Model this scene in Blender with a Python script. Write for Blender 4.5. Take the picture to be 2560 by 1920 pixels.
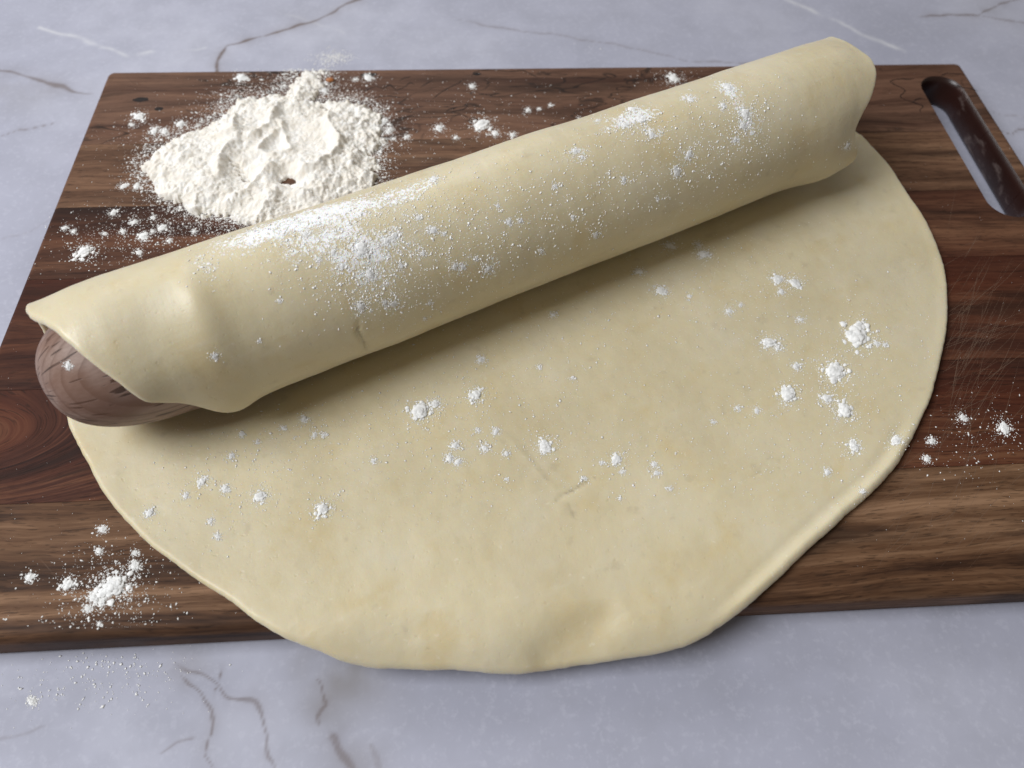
import bpy, bmesh, math, random
import numpy as np
from mathutils import Vector, Matrix
from mathutils.bvhtree import BVHTree

random.seed(7); rng = np.random.default_rng(11)
scn = bpy.context.scene
for o in list(bpy.data.objects): bpy.data.objects.remove(o)
C = scn.collection

# ------------------------------------------------------------------ camera, world, lights, exposure
F_PX, CX, CY, CAMH = 1761.0, 1280.0, 960.0, 0.25      # photo pixels; height above the board's top face
R = np.array([[0.99819844, -0.03290638, 0.05017014],
              [-0.05443848, -0.84828319, 0.52673720],
              [0.02522547, -0.52851944, -0.84854633]])  # camera (x right, y down, z forward) -> world
CAM = np.array([0.0, 0.0, CAMH])
cam = bpy.data.cameras.new('camera'); camo = bpy.data.objects.new('camera', cam); C.objects.link(camo)
cam.sensor_width = 36; cam.lens = F_PX / 2560 * 36
M = Matrix.Identity(4)
for i in range(3):
    M[i][0] = R[i, 0]; M[i][1] = -R[i, 1]; M[i][2] = -R[i, 2]; M[i][3] = CAM[i]
camo.matrix_world = M
cam.clip_start = 0.01; cam.clip_end = 50
cam.dof.use_dof = True; cam.dof.focus_distance = 0.285; cam.dof.aperture_fstop = 9.0
scn.camera = camo
w = bpy.data.worlds.new('World'); scn.world = w; w.use_nodes = True
bg = w.node_tree.nodes['Background']; bg.inputs[0].default_value = (1.0, 0.91, 0.78, 1); bg.inputs[1].default_value = 0.16
def area(name, loc, target, sx, sy, power, col):
    L = bpy.data.lights.new(name, 'AREA'); L.shape = 'RECTANGLE'; L.size = sx; L.size_y = sy
    L.energy = power; L.color = col
    o = bpy.data.objects.new(name, L); C.objects.link(o); o.location = loc
    o.rotation_euler = (Vector(target) - Vector(loc)).to_track_quat('-Z', 'Y').to_euler()
    return o
area('window_light', (-1.05, 0.02, 1.25), (0.0, 0.16, 0.0), 0.85, 0.75, 28.0, (0.94, 0.965, 1.0))
area('back_window_light', (-0.60, 2.20, 1.35), (0.0, 0.25, 0.0), 1.3, 0.9, 17.0, (0.98, 0.99, 1.0))
vs = scn.view_settings
vs.view_transform = 'Standard'; vs.look = 'None'; vs.exposure = 0.0; vs.gamma = 1.0; vs.use_curve_mapping = False
scn.render.engine = 'CYCLES'

# ------------------------------------------------------------------ helpers
K = 2560 / 2212                                       # traced coordinates were read off a 2212 px wide view
def ray(x, y):
    r = R @ np.array([x * K - CX, y * K - CY, F_PX]); return r / np.linalg.norm(r)
def at(x, y, z=0.0):
    r = ray(x, y); t = (z - CAMH) / r[2]; return CAM + t * r
def P3(seed):
    g = np.random.default_rng(seed); p = g.permutation(256); p = np.concatenate([p, p, p])
    gr = g.normal(size=(256, 3)); gr /= np.linalg.norm(gr, axis=1)[:, None]
    return p, gr
_cache = {}
def perlin(x, y, z, seed=0):
    if seed not in _cache: _cache[seed] = P3(seed)
    p, gr = _cache[seed]
    x = np.asarray(x, float); y = np.asarray(y, float) + 0 * x; z = np.asarray(z, float) + 0 * x
    xi = np.floor(x).astype(int); yi = np.floor(y).astype(int); zi = np.floor(z).astype(int)
    xf, yf, zf = x - xi, y - yi, z - zi
    fd = lambda t: t * t * t * (t * (t * 6 - 15) + 10)
    u, v, ww = fd(xf), fd(yf), fd(zf); out = 0
    for dx in (0, 1):
        for dy in (0, 1):
            for dz in (0, 1):
                h = p[(p[(p[(xi + dx) & 255] + yi + dy) & 255] + zi + dz) & 255]
                g = gr[h]; d = g[..., 0] * (xf - dx) + g[..., 1] * (yf - dy) + g[..., 2] * (zf - dz)
                out = out + d * (u if dx else 1 - u) * (v if dy else 1 - v) * (ww if dz else 1 - ww)
    return out
def fbm(x, y, z, oct=4, seed=0, gain=0.5):
    a, s, f = 1.0, 0.0, 1.0
    for i in range(oct):
        s = s + a * perlin(np.asarray(x) * f, np.asarray(y) * f, np.asarray(z) * f, seed + i); a *= gain; f *= 2.03
    return s
def sstep(a, b, x):
    t = np.clip((x - a) / (b - a), 0, 1); return t * t * (3 - 2 * t)
def link(name, me, mat=None, parent=None, loc=None, smooth=True, **props):
    o = bpy.data.objects.new(name, me); C.objects.link(o)
    if mat and not me.materials: me.materials.append(mat)
    if parent: o.parent = parent
    if loc is not None: o.location = loc
    if smooth: me.polygons.foreach_set('use_smooth', [True] * len(me.polygons))
    for k, v in props.items(): o[k] = v
    return o
def mesh_np(name, verts, faces):
    """verts (n,3), faces (m,k) with constant k"""
    me = bpy.data.meshes.new(name); verts = np.asarray(verts, np.float32); faces = np.asarray(faces, np.int32)
    m, k = faces.shape
    me.vertices.add(len(verts)); me.vertices.foreach_set('co', verts.ravel())
    me.loops.add(m * k); me.loops.foreach_set('vertex_index', faces.ravel())
    me.polygons.add(m); me.polygons.foreach_set('loop_start', np.arange(m, dtype=np.int32) * k)
    me.update(calc_edges=True); me.validate()
    return me
def attr(me, name, vals):
    a = me.attributes.new(name, 'FLOAT', 'POINT'); a.data.foreach_set('value', np.asarray(vals, np.float32).ravel())
def seg_dist(px, py, pts):
    """distance of points to a polyline plus fraction along it"""
    best = np.full(px.shape, 1e9); fr = np.zeros(px.shape); n = len(pts) - 1
    for i in range(n):
        a, b = np.array(pts[i][:2]), np.array(pts[i + 1][:2]); ab = b - a; L = ab @ ab + 1e-12
        t = np.clip(((px - a[0]) * ab[0] + (py - a[1]) * ab[1]) / L, 0, 1)
        dd = np.hypot(px - a[0] - t * ab[0], py - a[1] - t * ab[1])
        m = dd < best; best = np.where(m, dd, best); fr = np.where(m, (i + t) / n, fr)
    return best, fr

class NT:
    def __init__(s, name):
        s.m = bpy.data.materials.new(name); s.m.use_nodes = True; s.t = s.m.node_tree
        s.b = s.t.nodes['Principled BSDF']
    def n(s, typ, ins=None, **kw):
        nd = s.t.nodes.new(typ)
        for k, v in kw.items(): setattr(nd, k, v)
        for k, v in (ins or {}).items():
            if isinstance(v, bpy.types.NodeSocket): s.t.links.new(v, nd.inputs[k])
            else: nd.inputs[k].default_value = v
        return nd
    def math(s, op, a, b=0.0, c=0.0, clamp=False):
        return s.n('ShaderNodeMath', {0: a, 1: b, 2: c}, operation=op, use_clamp=clamp).outputs[0]
    def noise(s, vec, scale=1.0, detail=2.0, rough=0.5, dist=0.0):
        return s.n('ShaderNodeTexNoise', {'Vector': vec, 'Scale': scale, 'Detail': detail, 'Roughness': rough, 'Distortion': dist}).outputs[0]
    def mapv(s, vec, scale=(1, 1, 1), loc=(0, 0, 0), rot=(0, 0, 0)):
        return s.n('ShaderNodeMapping', {'Vector': vec, 'Scale': scale, 'Location': loc, 'Rotation': rot}).outputs[0]
    def rng(s, v, a, b, c=0.0, d=1.0, smooth=True):
        return s.n('ShaderNodeMapRange', {0: v, 1: a, 2: b, 3: c, 4: d}, interpolation_type='SMOOTHSTEP' if smooth else 'LINEAR').outputs[0]
    def mix(s, f, a, b, blend='MIX'):
        nd = s.t.nodes.new('ShaderNodeMix'); nd.data_type = 'RGBA'; nd.blend_type = blend; nd.clamp_factor = True
        for i, v in ((0, f), (6, a), (7, b)):
            if isinstance(v, bpy.types.NodeSocket): s.t.links.new(v, nd.inputs[i])
            else: nd.inputs[i].default_value = (*v, 1) if (i and len(v) == 3) else v
        return nd.outputs[2]
    def ramp(s, f, stops):
        nd = s.n('ShaderNodeValToRGB', {0: f}); cr = nd.color_ramp
        while len(cr.elements) > 1: cr.elements.remove(cr.elements[-1])
        for i, (p, c) in enumerate(stops):
            e = cr.elements[0] if i == 0 else cr.elements.new(p); e.position = p; e.color = (*c, 1)
        return nd.outputs[0]
    def attr(s, name): return s.n('ShaderNodeAttribute', attribute_name=name).outputs['Fac']
    def co(s): return s.n('ShaderNodeTexCoord').outputs['Object']
    def xyz(s, v): return s.n('ShaderNodeSeparateXYZ', {0: v}).outputs
    def vec(s, x, y, z): return s.n('ShaderNodeCombineXYZ', {0: x, 1: y, 2: z}).outputs[0]
    def bump(s, h, strength, dist, prev=None):
        nd = s.n('ShaderNodeBump', {'Height': h, 'Strength': strength, 'Distance': dist})
        if prev: s.t.links.new(prev, nd.inputs['Normal'])
        return nd.outputs[0]
    def set(s, **kw):
        for k, v in kw.items():
            k = k.replace('_', ' ')
            if isinstance(v, bpy.types.NodeSocket): s.t.links.new(v, s.b.inputs[k])
            else: s.b.inputs[k].default_value = (*v, 1) if (isinstance(v, tuple) and len(v) == 3 and k.endswith('Color')) else v
        return s.m

# ------------------------------------------------------------------ countertop: veined marble-look slab
BT = 0.018                                            # board thickness; board top is z = 0, counter z = -BT
ZC = -BT
gx = np.concatenate([[-1.4, -1.0, -0.7], np.arange(-0.46, 0.5601, 0.0009), [0.8, 1.1, 1.5]])
gy = np.concatenate([[-0.6, -0.3, -0.1], np.arange(-0.012, 0.064, 0.0006), np.arange(0.064, 0.36, 0.0016), np.arange(0.36, 0.5201, 0.0010), [0.6, 0.8, 1.2]])
X, Y = np.meshgrid(gx, gy); Xf, Yf = X.ravel(), Y.ravel()
wx = Xf + 0.004 * fbm(Xf * 50, Yf * 50, 0.3, 4, 3, .42); wy = Yf + 0.004 * fbm(Xf * 50, Yf * 50, 7.7, 4, 9, .42)
# (points in the 2212 px view, half width in m, strength)
VEINS = [([(790, -8), (775, 0), (700, 35), (620, 62), (550, 82), (492, 98), (478, 120), (470, 145), (455, 190)], .0016, .95),
         ([(-40, 140), (0, 152), (60, 166), (120, 181), (165, 197), (200, 203)], .0022, .75),
         ([(-20, 300), (0, 294), (45, 278), (90, 268), (135, 264)], .0007, .55),
         ([(980, 42), (1100, 62), (1200, 76), (1300, 90), (1400, 112), (1480, 130), (1560, 135), (1700, 139)], .0008, .5),
         ([(1975, 36), (2060, 33), (2115, 36), (2140, 22), (2160, 8), (2212, -8)], .0012, .8),
         ([(2115, 36), (2160, 42), (2230, 52)], .0009, .65),
         ([(2140, 280), (2172, 284), (2188, 290), (2200, 279), (2230, 274)], .0007, .6),
         ([(2080, 235), (2150, 245), (2230, 255)], .0006, .3),
         ([(380, 1425), (405, 1445), (437, 1460), (473, 1484), (500, 1503), (523, 1511), (551, 1521), (566, 1550), (582, 1589), (586, 1632), (600, 1670)], .0011, .62),
         ([(391, 1450), (410, 1488), (434, 1515), (453, 1534), (453, 1566), (443, 1597), (441, 1632), (475, 1670)], .0010, .68),
         ([(484, 1425), (471, 1472), (457, 1515)], .0005, .7),
         ([(344, 1620), (375, 1597), (410, 1591)], .0012, .45),
         ([(690, 1465), (700, 1485), (715, 1515), (697, 1538), (699, 1558)], .0010, .6),
         ([(724, 1572), (734, 1590), (742, 1616), (762, 1644), (790, 1675)], .0022, .6),
         ([(800, 1600), (815, 1630), (824, 1670)], .0014, .3),
         ([(-10, 1592), (40, 1583), (90, 1570)], .0014, .25),
         ([(0, 520), (60, 500), (120, 470)], .0008, .18)]
CLOUDS = [((742, 1462), .013, 1.0), ((690, 1440), .010, .6), ((800, 1475), .010, .45), ((60, 205), .016, .38), ((20, 190), .014, .3), ((410, 1420), .008, .35),
          ((640, 40), .02, .12), ((2150, 20), .02, .15), ((455, 1600), .008, .2), ((770, 1640), .009, .3)]
WHITE = [([(90, 62), (180, 85), (280, 118), (330, 112)], .0014, .6), ([(1700, 0), (1790, 38), (1860, 72), (1960, 112)], .0016, .7),
         ([(380, 112), (440, 100)], .0012, .3), ([(620, 30), (740, 70)], .001, .25), ([(2130, 560), (2212, 640)], .001, .4)]
vein = np.zeros(Xf.shape); whitev = np.zeros(Xf.shape); cloud = np.zeros(Xf.shape)
nz = 0.5 + 0.9 * fbm(Xf * 60, Yf * 60, 2.1, 3, 21)
for pts, hw, st in VEINS:
    d, fr = seg_dist(wx, wy, [at(a, b, ZC) for a, b in pts])
    tap = np.clip(np.minimum(fr, 1 - fr) * 8 + 0.25, 0, 1)
    core = 1.15 * np.exp(-(d / (hw * (0.22 + 0.30 * tap) * np.clip(.35 + 1.1 * nz, .3, 1.7))) ** 2) * (0.6 + 0.6 * nz)
    halo = 0.20 * np.exp(-(d / (hw * 3.6)) ** 2) * np.clip(nz * 1.4, 0, 1.2)
    vein = np.maximum(vein, np.clip(core + halo, 0, 1) * st * tap)
for (a, b), rad, st in CLOUDS:
    p = at(a, b, ZC); d = np.hypot(wx - p[0], wy - p[1]); cloud = np.maximum(cloud, st * np.exp(-(d / rad) ** 2) * np.clip(0.4 + nz, 0, 1.2))
for pts, hw, st in WHITE:
    d, fr = seg_dist(wx, wy, [at(a, b, ZC) for a, b in pts])
    whitev = np.maximum(whitev, st * np.exp(-(d / hw) ** 2) * np.clip(nz, 0, 1))
nx, ny = len(gx), len(gy)
idx = np.arange(nx * ny).reshape(ny, nx)
top_f = np.stack([idx[:-1, :-1], idx[:-1, 1:], idx[1:, 1:], idx[1:, :-1]], -1).reshape(-1, 4)
tv = np.stack([Xf, Yf, np.full(Xf.shape, ZC)], 1)
# slab underside and sides
ring = np.concatenate([idx[0, :], idx[1:, -1], idx[-1, -2::-1], idx[-2:0:-1, 0]])
bv = tv[ring].copy(); bv[:, 2] -= 0.03; nb = len(tv); bi = nb + np.arange(len(ring))
side = np.stack([ring, bi, np.roll(bi, -1), np.roll(ring, -1)], -1)
me = mesh_np('countertop', np.concatenate([tv, bv]), np.concatenate([top_f, side]))
pad = np.zeros(len(bv))
for nme, arr in (('vein', vein), ('whitev', whitev), ('cloud', cloud)): attr(me, nme, np.concatenate([arr, pad]))
t = NT('marble'); co = t.co()
n1 = t.noise(co, 9, 5, .55); n2 = t.noise(co, 420, 3, .6); n3 = t.noise(co, 45, 4, .6)
base = t.ramp(n1, [(0.28, (.345, .350, .425)), (0.5, (.415, .420, .505)), (0.72, (.48, .485, .565))])
base = t.mix(t.rng(n3, .35, .7, 0, .34), base, (.325, .328, .385))
base = t.mix(t.rng(n2, .50, .72, 0, .26), base, (.56, .565, .65))
base = t.mix(t.math('MULTIPLY', t.attr('cloud'), .9), base, (.27, .255, .26))
base = t.mix(t.attr('whitev'), base, (.78, .78, .78))
base = t.mix(t.math('MULTIPLY', t.attr('vein'), .95, clamp=True), base, (.15, .112, .098))
mat_marble = t.set(Base_Color=base, Roughness=t.rng(n3, .3, .7, .50, .62), Specular_IOR_Level=.16, Normal=t.bump(n2, .06, .0004))
o = link('countertop', me, mat_marble, kind='structure', label='pale grey marble countertop with brown veins', category='countertop')

# ------------------------------------------------------------------ wood
def wood(name, seed, stops, smoky=(.018, .010, .008), smoke=.5, spalt=0.0, red=0.0, warp=.020, knots=(), pore=.6, ringf=42, tint=(1.0, .93, .88)):
    t = NT(name); co = t.co(); x, y, z = t.xyz(co)
    P = t.mapv(co, loc=(seed * 1.37, seed * 0.71, seed * .33))
    wn = t.math('SUBTRACT', t.noise(t.mapv(P, (5, 14, 14)), 1, 3, .5), .5)
    wn2 = t.math('SUBTRACT', t.noise(t.mapv(P, (22, 60, 60)), 1, 2, .5), .5)
    yw = t.math('ADD', t.math('MULTIPLY_ADD', wn, warp, y), t.math('MULTIPLY', wn2, .0035))
    for kx, ky, kr, ka in knots:
        dx = t.math('MULTIPLY', t.math('SUBTRACT', x, kx), .55); dy = t.math('SUBTRACT', y, ky)
        d = t.math('SQRT', t.math('ADD', t.math('MULTIPLY', dx, dx), t.math('MULTIPLY', dy, dy)))
        g = t.math('EXPONENT', t.math('MULTIPLY', t.math('POWER', t.math('DIVIDE', d, kr), 2), -1))
        yw = t.math('ADD', yw, t.math('MULTIPLY', g, ka))
    ring = t.noise(t.vec(t.math('MULTIPLY_ADD', x, 1.6, seed * 2.1), t.math('MULTIPLY_ADD', yw, ringf, seed * 5.3), t.math('MULTIPLY', z, ringf)), 1, 6, .62)
    fib = t.noise(t.vec(t.math('MULTIPLY', x, 46), t.math('MULTIPLY_ADD', yw, 760, seed), t.math('MULTIPLY', z, 760)), 1, 3, .65)
    fib2 = t.noise(t.vec(t.math('MULTIPLY', x, 5), t.math('MULTIPLY_ADD', yw, 170, seed * 3), t.math('MULTIPLY', z, 170)), 1, 3, .6)
    f = t.math('ADD', ring, t.math('ADD', t.math('MULTIPLY', t.math('SUBTRACT', fib, .5), .36), t.math('MULTIPLY', t.math('SUBTRACT', fib2, .5), .30)))
    col = t.ramp(f, [(min(max(.5 + (p_ - .5) * .62, 0), 1), c_) for p_, c_ in stops])
    sm = t.noise(t.vec(t.math('MULTIPLY_ADD', x, 7, seed * 9), t.math('MULTIPLY_ADD', yw, 55, seed), 0.0), 1, 4, .6)
    col = t.mix(t.math('MULTIPLY', t.rng(sm, .50, .64), smoke), col, smoky)
    if red:
        rn = t.noise(t.vec(t.math('MULTIPLY_ADD', x, 5, seed * 4), t.math('MULTIPLY_ADD', yw, 34, seed * 2), 0.0), 1, 2, .5)
        col = t.mix(t.math('MULTIPLY', t.rng(rn, .45, .65), red), col, (.085, .024, .012))
    pn = t.noise(t.vec(t.math('MULTIPLY', x, 190), t.math('MULTIPLY_ADD', yw, 1700, seed), t.math('MULTIPLY', z, 1700)), 1, 1, .4)
    pm = t.math('MULTIPLY', t.rng(pn, .60, .70), pore)
    col = t.mix(pm, col, (.012, .007, .005))
    if spalt:
        sn = t.noise(t.mapv(P, (17, 46, 46)), 1, 2.5, .55, 1.4)
        ln = t.math('SUBTRACT', 1.0, t.rng(t.math('ABSOLUTE', t.math('SUBTRACT', sn, .5)), .006, .020))
        mk = t.rng(t.noise(t.mapv(P, (9, 16, 16), (3.1, 1, 0)), 1, 2, .5), .48, .56)
        col = t.mix(t.math('MULTIPLY', t.math('MULTIPLY', ln, mk), spalt), col, (.009, .007, .007))
        bl = t.math('MULTIPLY', t.rng(t.noise(t.mapv(P, (30, 95, 95)), 1, 3, .6), .62, .70), mk)
        col = t.mix(t.math('MULTIPLY', bl, spalt * .9), col, (.011, .009, .009))
    # dry, dusty bloom and wear
    dn = t.noise(co, 26, 5, .7)
    col = t.mix(t.rng(dn, .45, .75, 0, .05), col, (.36, .28, .22))
    h = t.math('SUBTRACT', t.math('MULTIPLY', fib, .35), pm)
    col = t.mix(1.0, col, tint, 'MULTIPLY')
    return t.set(Base_Color=col, Roughness=t.rng(dn, .3, .7, .54, .70), Normal=t.bump(h, .35, .00035), Specular_IOR_Level=.13)

X0, X1, Y0, Y1 = -0.2029, 0.2971, 0.0600, 0.3732      # board outline
JOINTS = [Y0 - .01, 0.1100, 0.1600, 0.2188, 0.2641, 0.3098, Y1 + .01]
def rounded_slab():
    """board body: rectangle with small corner radius, eased top and bottom edges"""
    prof = []                                          # (inset, z)
    r, rb = 0.0042, 0.003
    for i in range(7):
        a = math.pi / 2 * i / 6; prof.append((r * (1 - math.sin(a)), -r * (1 - math.cos(a))))
    prof = prof[::1]
    prof = [(r * (1 - math.sin(math.pi / 2 * i / 6)), -r * (1 - math.cos(math.pi / 2 * i / 6))) for i in range(7)]
    prof += [(rb * (1 - math.cos(math.pi / 2 * i / 3)), ZC + rb * (1 - math.sin(math.pi / 2 * i / 3))) for i in range(4)]
    bm = bmesh.new(); rings = []
    cr = 0.0048
    for ins, z in prof:
        ring = []
        for cx, cy, a0 in ((X1 - cr, Y1 - cr, 0), (X0 + cr, Y1 - cr, 90), (X0 + cr, Y0 + cr, 180), (X1 - cr, Y0 + cr, 270)):
            for k in range(7):
                a = math.radians(a0 + 15 * k); rr = cr - ins
                ring.append(bm.verts.new((cx + rr * math.cos(a), cy + rr * math.sin(a), z)))
        rings.append(ring)
    for a, b in zip(rings, rings[1:]):
        for i in range(len(a)): bm.faces.new((a[i - 1], b[i - 1], b[i], a[i]))
    bm.faces.new(rings[0]); bm.faces.new(rings[-1][::-1])
    bmesh.ops.recalc_face_normals(bm, faces=bm.faces)
    return bm
def slot_cutter():
    bm = bmesh.new(); rings = []
    xc, hw, ya, yb = 0.2757, 0.0107, 0.2458 + .0107, 0.3572 - .0107
    for z, fl in ((0.004, .0045), (0.0004, .0022), (-.0006, .0011), (-.0018, .0004), (-.0035, 0), (ZC + .0035, 0), (ZC + .0015, .0006), (ZC, .002), (ZC - .004, .005)):
        ring = []
        for k in range(17): a = math.pi * k / 16; ring.append(bm.verts.new((xc + (hw + fl) * math.cos(a), yb + (hw + fl) * math.sin(a), z)))
        for k in range(17): a = math.pi + math.pi * k / 16; ring.append(bm.verts.new((xc + (hw + fl) * math.cos(a), ya + (hw + fl) * math.sin(a), z)))
        rings.append(ring)
    for a, b in zip(rings, rings[1:]):
        for i in range(len(a)): bm.faces.new((a[i - 1], b[i - 1], b[i], a[i]))
    bm.faces.new(rings[0]); bm.faces.new(rings[-1][::-1])
    bmesh.ops.recalc_face_normals(bm, faces=bm.faces)
    return bm
def tmp(bm, name):
    me = bpy.data.meshes.new(name); bm.to_mesh(me); bm.free()
    o = bpy.data.objects.new(name, me); C.objects.link(o); return o
slab = tmp(rounded_slab(), 'tmp_slab'); cutter = tmp(slot_cutter(), 'tmp_slot')
board = bpy.data.objects.new('cutting_board', None); C.objects.link(board)
board.location = ((X0 + X1) / 2, (Y0 + Y1) / 2, ZC); board.empty_display_size = .05
board['label'] = 'dark brown wooden cutting board of glued planks with a handle slot'; board['category'] = 'cutting board'
bx, by = board.location.x, board.location.y
br = lambda r, g, b: (r, g, b)
PLANKS = [  # near to far
    dict(seed=3.1, stops=[(.22, br(.040, .020, .012)), (.42, br(.105, .055, .030)), (.55, br(.150, .085, .048)), (.68, br(.225, .135, .080)), (.85, br(.29, .18, .11))], smoke=.65, pore=.45, ringf=60),
    dict(seed=8.4, tint=(.98, .84, .80), stops=[(.22, br(.028, .011, .008)), (.45, br(.062, .024, .015)), (.60, br(.105, .046, .026)), (.78, br(.165, .085, .046))], smoke=.75, red=.5, pore=.5,
         knots=((-.196 - bx, .136 - by, .020, .05),), ringf=48),
    dict(seed=5.2, tint=(.92, .80, .76), stops=[(.22, br(.030, .012, .009)), (.45, br(.066, .027, .017)), (.60, br(.100, .042, .024)), (.80, br(.150, .070, .040))], smoke=.7, red=.55, pore=.35),
    dict(seed=1.9, tint=(.96, .86, .82), stops=[(.25, br(.036, .017, .012)), (.45, br(.075, .035, .022)), (.60, br(.110, .055, .033)), (.80, br(.17, .09, .052))], smoke=.72, red=.4, pore=.4),
    dict(seed=6.7, stops=[(.22, br(.060, .031, .019)), (.45, br(.120, .066, .041)), (.60, br(.175, .100, .062)), (.80, br(.24, .145, .09))], smoke=.6, pore=.45, ringf=55),
    dict(seed=2.6, stops=[(.22, br(.055, .028, .020)), (.42, br(.110, .061, .042)), (.60, br(.155, .088, .060)), (.80, br(.22, .13, .085))], smoke=.5, spalt=.7, red=.12, pore=.3, warp=.04),
]
t = NT('slot_varnish'); co_ = t.co()
sn_ = t.noise(t.mapv(co_, (60, 60, 160)), 1, 4, .65)
sb_ = t.mix(t.rng(sn_, .56, .72, 0, .55), t.mix(t.noise(co_, 40, 3), (.012, .005, .004), (.035, .012, .009)), (.16, .12, .11))
slot_mat = t.set(Base_Color=sb_, Roughness=.34, Normal=t.bump(sn_, .3, .0006))
for i, pk in enumerate(PLANKS):
    bm = bmesh.new(); bmesh.ops.create_cube(bm, size=1)
    ya, yb = JOINTS[i] + .00008, JOINTS[i + 1] - .00008
    for v in bm.verts:
        v.co = Vector((v.co.x * 0.7 + bx, (ya + yb) / 2 + v.co.y * (yb - ya), v.co.z * .1))
    p = tmp(bm, 'tmp_plank')
    m1 = p.modifiers.new('a', 'BOOLEAN'); m1.operation = 'INTERSECT'; m1.object = slab; m1.solver = 'EXACT'
    if JOINTS[i + 1] > .24:
        m2 = p.modifiers.new('b', 'BOOLEAN'); m2.operation = 'DIFFERENCE'; m2.object = cutter; m2.solver = 'EXACT'
    dg = bpy.context.evaluated_depsgraph_get(); dg.update()
    me = bpy.data.meshes.new_from_object(p.evaluated_get(dg)); me.name = 'plank'
    me.transform(Matrix.Translation((-bx, -by, BT)))
    bpy.data.objects.remove(p)
    me.materials.clear(); me.materials.append(wood('walnut_plank_%d' % i, **pk))
    me.materials.append(slot_mat)
    for f_ in me.polygons:
        c_ = f_.center
        if abs(f_.normal.z) < .93 and .258 - bx < c_.x < .2935 - bx and .238 - by < c_.y < .364 - by and .0006 < c_.z < BT - .0002: f_.material_index = 1
    q = link('plank', me, parent=board, smooth=False)
    me.set_sharp_from_angle(angle=math.radians(28)); me.polygons.foreach_set('use_smooth', [True] * len(me.polygons))
bpy.data.objects.remove(slab); bpy.data.objects.remove(cutter)

# ------------------------------------------------------------------ dough sheet, wrapped over the pin
ANG, AY, AZ, RO = 0.42749602, 0.20799259, 0.0340, 0.0303
D = np.array([math.cos(ANG), math.sin(ANG), 0]); N = np.array([-math.sin(ANG), math.cos(ANG), 0]); A = np.array([0, AY, AZ])
T = 0.0034; RM = 0.031
def cyl(x, y, r=RO):
    rr = ray(x, y); w0 = CAM - A; rp = rr - D * (rr @ D); wp = w0 - D * (w0 @ D)
    a = rp @ rp; b = 2 * rp @ wp; c = wp @ wp - r * r; dd = max(b * b - 4 * a * c, 0)
    q = CAM + (-b - math.sqrt(dd)) / (2 * a) * rr - A
    return q @ D, math.degrees(math.atan2(q[2], q @ N)) % 360
def th2v(th): return RM * math.radians(th + 90)
VALLEYS = [((890, 1345), .013, .012, -.0012), ((1240, 1385), .014, .012, -.0010), ((1080, 1430), .013, .010, .0014), ((690, 1385), .018, .010, .0008), ((1440, 1380), .018, .010, .0012)]
VW = [(at(*p, 0)[:2], a, b, h) for p, a, b, h in VALLEYS]
def ground(x, y):
    """height of the sheet's underside over board and overhang"""
    x = np.asarray(x, float); y = np.asarray(y, float)
    q = np.maximum(Y0 + .004 - y, 0); z = -22 * q * q - .05 * q
    m = sstep(.0, .016, q + .006)
    for (vx, vy), a, b, h in VW: z = z + h * m * np.exp(-((x - vx) / a) ** 2 - ((y - vy) / b) ** 2)
    for pts, wd, h in FOLDS:
        d, fr = seg_dist(x, y, pts); z = z + h * np.exp(-(d / wd) ** 2) * sstep(0, .25, np.minimum(fr, 1 - fr) + .06)
    return z
FOLDS = [([at(*q, 0)[:2] for q in ((1150, 1440), (1200, 1400), (1270, 1358), (1345, 1312))], .0065, -.0013),
         ([at(*q, 0)[:2] for q in ((1290, 1420), (1370, 1370), (1450, 1330))], .008, .0004), ([at(*q, 0)[:2] for q in ((880, 1400), (960, 1400), (1050, 1405))], .007, .0003)]
OUT = [(150, 900), (163, 948), (185, 990), (218, 1052), (260, 1110), (312, 1166), (375, 1215), (435, 1258), (500, 1300), (550, 1340), (600, 1370), (650, 1393), (700, 1412), (755, 1432), (810, 1443), (865, 1446),
       (920, 1447), (985, 1448), (1060, 1455), (1120, 1455), (1250, 1438), (1350, 1424), (1450, 1405), (1500, 1388), (1550, 1358), (1600, 1322), (1675, 1255), (1750, 1185), (1830, 1112), (1900, 1048), (1945, 990),
       (1982, 920), (2010, 855), (2030, 780), (2042, 715), (2045, 650), (2038, 590), (2020, 530), (1995, 475), (1960, 425), (1920, 365), (1885, 325), (1850, 290)]
bnd = []
for px in OUT:
    z = T * .5
    for _ in range(6): p = at(*px, z); z = float(ground(p[0], p[1])) + T * .5
    q = p - A; bnd.append((q @ D, q @ N))
bnd += [(.226, .010), (.221, .030), (.212, .055), (.200, .078)]
bnd += [(s, th2v(th)) for s, th in ((.1972, 78), (.1970, 92), (.1976, 108), (.1950, 122), (.1895, 137), (.1848, 150), (.1822, 166), (.1865, 185), (.1893, 200), (.184, 216), (.172, 230), (.14, 240), (.10, 245), (.05, 246), (0, 246), (-.05, 243), (-.085, 236), (-.105, 222), (-.1165, 205), (-.1245, 186), (-.1310, 172), (-.1360, 161), (-.1397, 142), (-.1442, 124.7), (-.1484, 105.9), (-.1527, 87.9), (-.1590, 62.5))]
bnd += [(-.1615, .066), (-.166, .040)]
bnd = np.array(bnd); S0, V0 = 0.022, 0.002
nxt = np.roll(bnd, -1, 0); dens = []                   # Catmull-Rom densify
for i in range(len(bnd)):
    p0, p1, p2, p3 = bnd[i - 1], bnd[i], bnd[(i + 1) % len(bnd)], bnd[(i + 2) % len(bnd)]
    for tt in np.linspace(0, 1, 8, endpoint=False):
        dens.append(.5 * ((2 * p1) + (-p0 + p2) * tt + (2 * p0 - 5 * p1 + 4 * p2 - p3) * tt ** 2 + (-p0 + 3 * p1 - 3 * p2 + p3) * tt ** 3))
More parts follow.
